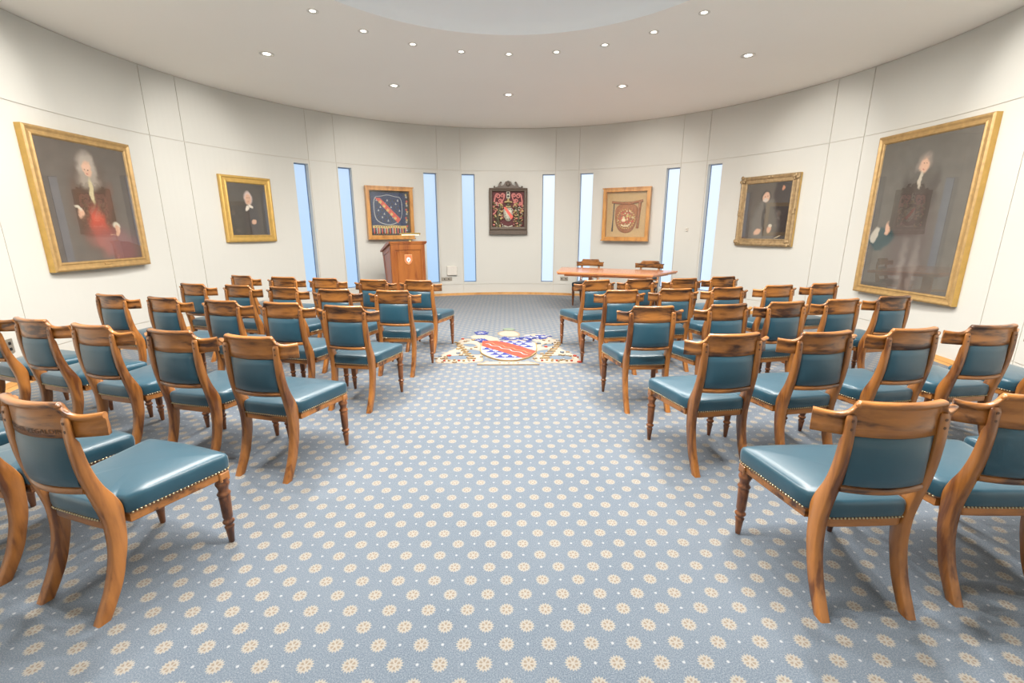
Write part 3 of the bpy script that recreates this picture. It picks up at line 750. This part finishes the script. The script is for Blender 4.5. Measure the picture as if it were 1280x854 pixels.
# ------------------------------------------------------------------ pictures on the wall
# mid angle, distance of the front face from the room centre, x0, x1, z0, z1
PIC = {'L1': (-88.63, 5.202, -.785, .585, 1.083, 2.684), 'L2': (-61.49, 5.256, -.506, .418, 1.350, 2.470), 'L3': (-30.28, 5.181, -.554, .475, 1.366, 2.462), 'C': (-.74, 5.227, -.450, .450, 1.453, 2.510),
       'R3': (28.88, 5.180, -.484, .562, 1.329, 2.449), 'R2': (60.22, 5.240, -.484, .584, 1.274, 2.499), 'R1': (87.08, 5.192, -.645, .856, .674, 2.806)}
def pic_root(key, name, label, cat):
    mid, d, x0, x1, z0, z1 = PIC[key]; a = math.radians(mid); xm = (x0+x1)/2
    loc_ = (CX+d*math.sin(a)+xm*math.cos(a), CY+d*math.cos(a)-xm*math.sin(a), (z0+z1)/2)
    e = empty(name, loc_, -a, label, cat)
    return e, x1-x0, z1-z0       # local: x right, z up, -y towards the room
def frame_mesh(W, H, prof, mi=0, corner_carve=0, seed=1):
    """prof = [(inset from outer edge, y)], a mitred moulding swept round the rectangle"""
    mb = MB(); n = len(prof); rings = []
    for sx, sz in ((-1, -1), (1, -1), (1, 1), (-1, 1), (-1, -1)):
        rings.append([(sx*(W/2-i), y, sz*(H/2-i)) for i, y in prof])
    mb.loft(rings, mi, False, caps=False)
    return mb
GLASS_LIST = []
def portrait(key, name, label, prof, fmat, opening, blobs, base, depth, extra=None, cat='painting'):
    e, W, H = pic_root(key, name, label, cat)
    mb = frame_mesh(W, H, prof)
    if extra: extra(mb, W, H)
    for i in range(4): mb.mi[i*len(prof)] = 1            # the outer edge keeps its bright gilding
    mb.build('frame', [fmat, M['gilt_bright']], e)
    w, h = W-2*opening, H-2*opening
    mb = MB(); mb.box((0, .035, 0), (w+.01, .01, h+.01)); cv = mb.build('canvas', canvas(name+'_paint', base, blobs, w*S, h*S), e)
    mb = MB(); mb.box((0, .016, 0), (w+.012, .003, h+.012)); mb.build('glass', M['glass'], e)
    mb = MB(); mb.box((0, .055, 0), (W-.04, .02, H-.04)); mb.build('backing_board', M['dark_carved'], e)
    return e, W, H
SK = (.62, .38, .26); BRN = (.10, .065, .04); DK = (.035, .028, .022); CRM = (.62, .56, .44)
big_prof = [(0, .105), (0, .012), (.010, .004), (.022, .0), (.034, .006), (.05, .016), (.072, .018), (.088, .010), (.098, .016), (.106, .028), (.110, .034)]
L1 = [(.5, .45, .26, .40, 0, .35, (.10, .062, .042)), (.5, .35, .20, .22, 0, .5, (.14, .08, .055)), (.52, .30, .10, .16, 20, .5, (.50, .10, .06)), (.62, .16, .22, .12, -20, .6, (.30, .10, .08)), (.78, .10, .16, .16, 0, .7, (.20, .10, .10)),
      (.50, .80, .105, .13, 0, .35, (.38, .33, .28)), (.50, .70, .12, .08, 0, .5, (.32, .27, .22)), (.50, .79, .052, .068, 0, .25, SK), (.50, .815, .05, .02, 0, .5, (.66, .42, .30)), (.48, .795, .008, .006, 0, .3, DK), (.52, .795, .008, .006, 0, .3, DK), (.50, .757, .016, .005, 0, .4, (.45, .14, .10)),
      (.50, .60, .026, .10, 0, .4, (.58, .50, .30)), (.36, .52, .05, .16, 25, .5, (.12, .07, .045)), (.68, .50, .05, .18, -18, .5, (.16, .085, .06)), (.33, .42, .04, .035, -30, .3, SK), (.31, .455, .04, .02, -30, .4, CRM), (.72, .30, .045, .035, 0, .4, CRM), (.72, .26, .03, .045, 10, .3, SK)]
def worn(mb, W, H):
    mb.box((0, .010, -H/2+.055), (.085, .012, .022), 0, None, .003)
portrait('L1', 'framed_portrait', 'large gilt-framed portrait of a seated person in a long grey wig, left wall', big_prof, M['gilt'], .108, L1, (.115, .095, .078), .1, worn)
L2 = [(.56, .32, .20, .34, 0, .35, (.06, .055, .055)), (.52, .55, .16, .12, 0, .5, (.055, .05, .05)), (.51, .72, .105, .125, 0, .3, (.62, .50, .46)), (.505, .70, .08, .10, 0, .3, SK), (.48, .72, .012, .008, 0, .3, DK), (.53, .72, .012, .008, 0, .3, DK), (.505, .655, .022, .006, 0, .3, (.40, .14, .10)),
      (.46, .53, .055, .04, 45, .35, (.75, .68, .58)), (.55, .56, .06, .03, -35, .35, (.75, .68, .58)), (.60, .26, .06, .05, 0, .3, SK)]
med_prof = [(0, .085), (0, .015), (.012, .004), (.03, .0), (.05, .012), (.085, .014), (.105, .008), (.118, .018), (.124, .034)]
portrait('L2', 'framed_portrait', 'small gilt-framed portrait of a person with folded arms, left of the windows', med_prof, M['gilt_bright'], .122, L2, (.075, .066, .056), .08)
R2 = [(.92, .45, .26, .75, 8, .15, (.022, .012, .010)), (.50, .24, .30, .42, 0, .3, (.15, .135, .115)), (.50, .60, .15, .13, 0, .4, (.15, .135, .115)), (.47, .35, .03, .30, 4, .5, (.06, .05, .045)), (.47, .76, .105, .10, 0, .25, DK), (.47, .745, .075, .088, 0, .25, SK), (.46, .69, .05, .035, 0, .4, (.55, .48, .42)), (.445, .76, .011, .008, 0, .3, DK), (.495, .76, .011, .008, 0, .3, DK),
      (.36, .13, .07, .055, 20, .3, SK), (.62, .17, .05, .075, -30, .3, SK), (.64, .24, .045, .03, 10, .4, CRM), (.83, .90, .035, .035, 0, .3, (.50, .22, .12)), (.83, .04, .06, .012, 15, .4, (.45, .38, .25))]
def ornate(mb, W, H):
    rnd = random.Random(3)
    for sx in (-1, 1):
        for sz in (-1, 1):
            for k in range(7):
                mb.ball((sx*(W/2-.035-rnd.uniform(-.03, .06)), -.006, sz*(H/2-.035-rnd.uniform(-.03, .06))), rnd.uniform(.018, .036), 8, 6, 0, (1, .5, 1))
    for sx in (-1, 1):
        for k in range(4): mb.ball((sx*(W/2-.03), -.004, rnd.uniform(-.06, .06)), .026, 8, 6, 0, (1, .5, 1))
    for sz in (-1, 1):
        for k in range(4): mb.ball((rnd.uniform(-.07, .07), -.004, sz*(H/2-.03)), .026, 8, 6, 0, (1, .5, 1))
orn_prof = [(0, .09), (-.004, .02), (.010, .004), (.028, -.006), (.05, .002), (.062, .014), (.10, .016), (.112, .010), (.125, .018), (.130, .034)]
portrait('R2', 'framed_portrait', 'ornate worn gilt-framed portrait of a person in a dark cap, right of the windows', orn_prof, M['gilt_worn'], .128, R2, (.10, .082, .066), .09, ornate)
R1 = [(.5, .52, .20, .28, 0, .4, (.085, .072, .058)), (.50, .30, .24, .34, 0, .45, (.11, .085, .075)), (.5, .835, .075, .062, 0, .35, (.24, .20, .17)), (.50, .82, .045, .05, 0, .3, SK), (.485, .825, .007, .005, 0, .3, DK), (.515, .825, .007, .005, 0, .3, DK), (.50, .795, .014, .004, 0, .3, (.38, .14, .10)),
      (.485, .725, .022, .055, 0, .4, (.52, .46, .36)), (.38, .62, .06, .16, 20, .5, (.075, .06, .05)), (.62, .60, .06, .17, -12, .5, (.075, .06, .05)), (.15, .34, .16, .075, 10, .2, (.03, .065, .07)), (.06, .36, .06, .04, 60, .25, (.50, .46, .38)), (.22, .42, .03, .045, 10, .3, SK), (.46, .12, .04, .2, 0, .7, (.20, .17, .15)), (.60, .12, .04, .2, 0, .7, (.19, .16, .14))]
portrait('R1', 'framed_portrait', 'largest gilt-framed portrait of a standing person beside a green table, right wall', big_prof, M['gilt'], .112, R1, (.13, .118, .10), .1)

# ---- oak display case with the embroidered banner
M['bn_blue'] = flat('banner_blue', (.020, .040, .11), .8, 0, .5, 40); M['bn_red'] = flat('banner_red', (.62, .09, .06), .8, 0, .2, 40); M['bn_gold'] = flat('banner_gold', (.62, .45, .14), .6, 0, .3, 40)
M['bn_white'] = flat('banner_silver_thread', (.40, .42, .42), .7, 0, .2, 60); M['bn_tan'] = flat('linen_backing', (.52, .36, .17), .9, 0, .15, 60); M['bn_brown'] = flat('russet_velvet', (.36, .13, .04), .9, 0, .45, 30); M['bn_dark'] = flat('dark_fringe', (.04, .035, .03), .9)
case_prof = [(0, .14), (0, .0), (.07, 0), (.075, .006), (.075, .09)]
RXY = Matrix.Rotation(PI/2, 4, 'X')           # prism z axis -> -y (towards the room)
def RXat(y): return Matrix.Translation((0, y, 0)) @ RXY
def case(key, name, label, cat):
    e, W, H = pic_root(key, name, label, cat)
    mb = frame_mesh(W, H, case_prof)
    mb.box((0, .02, H/2+.004), (W+.035, .075, .022)); mb.box((0, .02, -H/2-.004), (W+.035, .075, .022))
    mb.build('case_frame', M['oak'], e)
    mb = MB(); mb.box((0, .105, 0), (W-.06, .02, H-.06)); mb.build('backing_board', M['bn_dark'] if key == 'L3' else M['bn_tan'], e)
    mb = MB(); mb.box((0, .018, 0), (W-.15, .003, H-.15)); mb.build('glass', M['glass'], e)
    return e, W, H
e, W, H = case('L3', 'banner_case', 'oak display case holding a blue banner with a red diagonal band, behind the lectern', 'display case')
mb = MB(); w, h = W/2-.11, H/2-.11
mb.prism([(-w, -h+.17), (w-.04, -h+.17), (w-.04, h), (-w, h)], 0, .006, 0, RXat(.094))
shp = smooth_poly([(-.30, .32), (-.15, .33), (0, .37), (.15, .33), (.30, .32), (.30, -.05), (.22, -.20), (0, -.27), (-.24, -.20), (-.31, -.05)], 2)
shp = [(x-.03, y+.02) for x, y in shp]
mb.prism(inset(shp, 1.05), 0, .009, 3, RXat(.094)); mb.prism(shp, 0, .011, 0, RXat(.094))
rnd = random.Random(5)
for r in range(7):
    for c in range(7):
        x = -.28+c*.078+(.03 if r % 2 else 0); y = .28-r*.072
        if inside((x, y), inset(shp, .9)): mb.prism(bell(x, y, .035, .045), 0, .0125, 3 if (r+c) % 3 == 0 else 4, RXat(.094))
mb.prism([(-.31, .32), (-.20, .32), (.235, -.12), (.17, -.21)], 0, .014, 1, RXat(.094))
for i in range(5): mb.prism(star(-.20+i*.078, .235-i*.085, .045, 6, .5), 0, .016, 2, RXat(.094))
mb.prism(wave(-w+.01, -.29, w-.05, -.29, .055, .006, 20, 2), 0, .012, 2, RXat(.094))
for i in range(11): mb.prism([(-w+.05+i*.055, -.30), (-w+.075+i*.055, -.30), (-w+.07+i*.055, -.28), (-w+.055+i*.055, -.28)], 0, .0135, 4, RXat(.094))
for i in range(26):
    x = -w+i*(2*w-.05)/26; mb.prism([(x, -h), (x+.021, -h), (x+.021, -h+.16), (x, -h+.16)], 0, .008, (0, 1, 4, 3, 1, 2)[i % 6], RXat(.094))
for i in range(18):
    mb.prism(star(w-.03+rnd.uniform(-.02, .02), h-.04-i*.045, .03, 5, .5), 0, .012, (2, 3, 4, 1)[i % 4], RXat(.094))
mb.build('banner', [M['bn_blue'], M['bn_red'], M['bn_gold'], M['bn_white'], M['bn_dark']], e)

e, W, H = case('R3', 'pouch_case', 'oak display case holding a round russet embroidered pouch, above the table', 'display case')
mb = MB()
bag = smooth_poly([(-.22, .22), (.22, .22), (.21, -.05), (.15, -.24), (.02, -.31), (-.13, -.27), (-.22, -.10)], 2)
mb.loft([[(x*k, .094-t, y*k-.01) for x, y in bag] for k, t in ((1, 0), (.98, .018), (.90, .028), (.5, .034), (.02, .036))], 0, True)
mb.tube([(-.28, .075, .235), (-.1, .07, .215), (.1, .07, .215), (.30, .075, .250)], .022, 8, 0)
mb.tube([(-.24, .075, .22), (-.25, .075, -.05), (-.26, .08, -.28)], [.010, .008, .016], 8, 4)
mb.tube([(.25, .075, .22), (.235, .075, -.02), (.22, .08, -.22)], [.03, .022, .026], 8, 0)
rnd = random.Random(9)
for i in range(26):
    a = i/26*2*PI; mb.ball((.165*math.cos(a), .066, -.06+.165*math.sin(a)), .013, 8, 6, 2)
for i in range(90):
    a = rnd.uniform(0, 2*PI); r = rnd.uniform(.02, .15)
    mb.ball((r*math.cos(a), .060, -.05+r*math.sin(a)), rnd.uniform(.008, .017), 6, 4, rnd.choice((1, 1, 2, 3)))
mb.tube([(-.085, .052, -.16), (-.04, .05, -.185), (.03, .05, -.185), (.085, .052, -.15)], .013, 8, 3)
mb.ball((-.04, .055, -.08), .045, 12, 8, 3, (1, .3, .8)); mb.ball((.03, .055, -.01), .03, 10, 8, 2, (1, .4, 1))
mb.v = [(x*1.18, y, z_*1.24-.02) for x, y, z_ in mb.v]
mb.build('embroidered_pouch', [M['bn_brown'], M['bn_red'], M['bn_gold'], flat('cream_thread', (.75, .62, .38), .7), M['bn_dark']], e)

# ---- carved and painted arms in the middle
e, W, H = pic_root('C', 'carved_coat_of_arms', 'carved and painted coat of arms in a dark scrolled frame, centre of the far wall', 'carving')
z0 = -H/2
mb = frame_mesh(W, H-.10, [(0, .10), (0, .01), (.02, 0), (.04, .012), (.062, .016), (.075, .03), (.08, .06)])
fr = MB()
for v_ in mb.v: pass
fr.v = [(x, y, z_+.05) for x, y, z_ in mb.v]; fr.f = mb.f; fr.mi = mb.mi; fr.sm = mb.sm
fr.box((0, .05, z0+.045), (W+.012, .10, .10), 0, None, .006)
fr.build('frame', M['dark_carved'], e)
mb = MB()
ped = [(-.34, 0), (-.345, .035), (-.31, .05), (-.30, .02), (-.25, .03), (-.22, .085), (-.195, .135), (-.165, .145), (-.15, .12), (-.165, .10), (-.175, .115), (-.19, .09), (-.16, .05), (-.10, .075), (-.07, .14), (0, .165)]
ped = ped+[(-x, y) for x, y in ped[::-1][1:]]
mb.prism(ped, 0, .035, 0, Matrix.Translation((0, .06, H/2)) @ RXY)
for s in (-1, 1): mb.ball((s*.172, .02, H/2+.122), .022, 10, 6, 0, (1, .6, 1)); mb.ball((s*.325, .02, H/2+.03), .018, 10, 6, 0, (1, .6, 1))
mb.ball((0, .02, H/2+.085), .05, 12, 8, 0, (1, .4, 1)); mb.build('scrolled_pediment', M['dark_carved'], e)
M['c_rose'] = flat('rose_paint', (.68, .24, .22), .45, 0, .35, 30); M['c_ground'] = flat('dark_crimson_ground', (.10, .015, .018), .6); M['c_gold'] = flat('dull_gold_leaf', (.58, .44, .20), .4, .2, .5, 30); M['c_grey'] = flat('silvered_paint', (.58, .56, .46), .45, .1, .3, 30); M['c_red'] = flat('scarlet_paint', (.80, .13, .09), .4)
M['c_olive'] = flat('olive_dark_paint', (.11, .10, .055), .5, 0, .5, 30)
mb = MB(); mb.box((0, .085, .05), (W-.08, .02, H-.18)); mb.build('painted_ground', M['c_ground'], e)
mb = MB(); cz = -.06
mb.loft([[(x*k, .075-t, cz+y*k) for x, y in smooth_poly([(-.115, .16), (.115, .16), (.115, -.04), (.06, -.15), (0, -.17), (-.06, -.15), (-.115, -.04)], 1)] for k, t in ((1.0, 0), (.98, .03), (.5, .04), (.02, .042))], 1, True)
for r in range(5):
    for c in range(4): mb.prism(bell(-.075+c*.05+(.02 if r % 2 else 0), cz+.11-r*.055, .026, .034), 0, .042, 3, RXat(.078))
mb.prism([(-.115, cz+.16), (-.05, cz+.16), (.118, cz-.06), (.075, cz-.13)], 0, .048, 2, RXat(.078))
mb.build('painted_shield', [M['c_grey'], M['c_grey'], M['c_red'], M['c_olive']], e)
mb = MB(); rnd = random.Random(11)
def spiral(cx, cz_, r, turns, s, rad, mi, tail=None):
    pts = []
    for i in range(22):
        t = i/21; a = t*turns*2*PI; rr = r*(1-.75*t)
        pts.append((cx+s*rr*math.cos(a), .055-.01*t, cz_+rr*math.sin(a)))
    if tail: pts = [(tail[0], .06, tail[1]), ((tail[0]+pts[0][0])/2+s*.01, .055, (tail[1]+pts[0][2])/2)]+pts
    mb.tube(pts, [rad*(1-.4*i/len(pts)) for i in range(len(pts))], 7, mi)
for s in (-1, 1):
    spiral(s*.245, .345, .062, 1.3, s, .020, 0, (s*.33, .10)); spiral(s*.115+s*.02, .36, .05, 1.3, -s, .017, 0, (s*.17, .18))
    spiral(s*.27, .16, .05, 1.2, s, .018, 0, (s*.12, .20)); spiral(s*.30, .03, .045, 1.2, s, .016, 0)
    spiral(s*.19, .24, .045, 1.3, -s, .016, 0)
    # supporters: rearing beasts of dull gold and olive
    mb.tube([(s*.17, .05, .13), (s*.20, .045, .05), (s*.235, .045, -.05), (s*.25, .05, -.17), (s*.22, .055, -.27), (s*.26, .055, -.34)], [.022, .030, .034, .032, .026, .018], 9, 3)
    mb.ball((s*.165, .04, .15), .036, 10, 8, 2, (1, .8, .9)); mb.tube([(s*.20, .03, .02), (s*.15, .02, -.01), (s*.13, .02, .03)], [.018, .014, .012], 7, 2)
    mb.tube([(s*.23, .03, -.08), (s*.17, .02, -.10), (s*.14, .02, -.07)], [.018, .014, .012], 7, 1); mb.tube([(s*.25, .05, -.2), (s*.31, .05, -.18), (s*.33, .05, -.08), (s*.30, .05, -.02)], [.012, .012, .012, .016], 7, 3)
    mb.tube([(s*.26, .05, -.22), (s*.31, .05, -.28), (s*.29, .055, -.34)], [.022, .018, .012], 7, 3)
    for k in range(70):
        mb.ball((s*rnd.uniform(.125, .36), rnd.uniform(.018, .065), rnd.uniform(-.36, .20)), rnd.uniform(.009, .024), 7, 5, rnd.choice((1, 2, 3, 3, 3, 0, 4, 1)), (rnd.uniform(.6, 1.5), .6, rnd.uniform(.6, 1.4)))
    for k in range(14):
        x_, z_ = s*rnd.uniform(.14, .34), rnd.uniform(-.30, .16)
        mb.tube([(x_, .04, z_), (x_+rnd.uniform(-.04, .04), .02, z_+rnd.uniform(.01, .05)), (x_+rnd.uniform(-.07, .07), .03, z_+rnd.uniform(.0, .07))], [.008, .012, .006], 6, rnd.choice((1, 2, 3, 4, 0)))
    mb.prism([(s*.14, -.40), (s*.24, -.30), (s*.34, -.40)], 0, .03, 1, RXat(.078))
# helmet, crest and black-holed ring above the shield
mb.ball((0, .045, .145), .055, 12, 8, 3, (1, .7, 1)); mb.tube([(-.06, .03, .115), (0, .015, .10), (.06, .03, .115)], .016, 8, 1)
mb.tube([(-.09, .04, .21), (0, .03, .225), (.09, .04, .21)], .018, 8, 1); mb.ball((0, .045, .255), .035, 10, 8, 2)
mb.box((0, .055, .385), (.085, .03, .19), 4, None, .01)
for zz in (.42, .345): mb.ball((0, .04, zz), .026, 12, 8, 5, (1, .35, 1))
for i in range(13): mb.ball((-.27+i*.045, .055, -.385), .022, 8, 6, 4 if i % 2 else 1)
mb.tube([(-.10, .05, -.33), (0, .045, -.36), (.10, .05, -.33)], .016, 8, 4)
mb.build('carved_supporters', [M['c_rose'], M['c_gold'], M['c_gold'], M['c_olive'], M['c_grey'], M['black']], e)

# ------------------------------------------------------------------ small wall fittings
def fitting(name, deg, z_, w, h, t, mat_, label, cat, detail=None):
    a = math.radians(deg); p_ = pol(deg, R-.001, z_); e = empty(name, p_, -a, label, cat)
    mb = MB(); mb.box((0, -t/2, 0), (w, t, h), 0, None, min(.006, t*.3)); mb.build('plate', mat_, e)
    if detail:
        mb = MB()
        for (x, z2, ww, hh, tt) in detail: mb.box((x, -t-tt/2, z2), (ww, tt, hh))
        mb.build('sockets', M['black'] if name != 'thermostat' else M['steel'], e)
    return e
so = [(-.055, .0, .022, .03, .004), (-.035, -.02, .008, .01, .004), (.045, .0, .022, .03, .004), (.065, -.02, .008, .01, .004)]
fitting('wall_speaker_box', -15.6, .60, .24, .22, .06, M['white_plastic'], 'pale square box fixed low on the wall between the windows', 'wall box', [(0, .0, .16, .14, .004)] and None)
fitting('power_socket', -17.0, .40, .26, .085, .015, M['steel'], 'steel double socket low on the wall below the pale square box', 'socket', so)
fitting('power_socket', 14.0, .40, .19, .09, .015, M['steel'], 'steel double socket low on the wall left of the table', 'socket', so)
fitting('power_socket', -105.2, .40, .10, .15, .012, M['steel'], 'narrow steel socket plate low on the left wall, nearer the viewer', 'socket', [(0, .03, .03, .03, .004), (0, -.03, .03, .03, .004)])
fitting('power_socket', -102.9, .40, .15, .15, .012, M['steel'], 'square steel-edged socket plate low on the left wall, farther along', 'socket', [(0, 0, .10, .10, .003)])
fitting('thermostat', 43.7, 1.565, .05, .075, .03, M['white_plastic'], 'small cream thermostat on the wall between two right-hand windows', 'thermostat', [(0, .01, .025, .02, .003)])
fitting('power_socket', 105.3, .50, .07, .16, .012, M['steel'], 'steel socket plate low on the right wall', 'socket', [(0, .03, .02, .03, .004), (0, -.03, .02, .03, .004)])
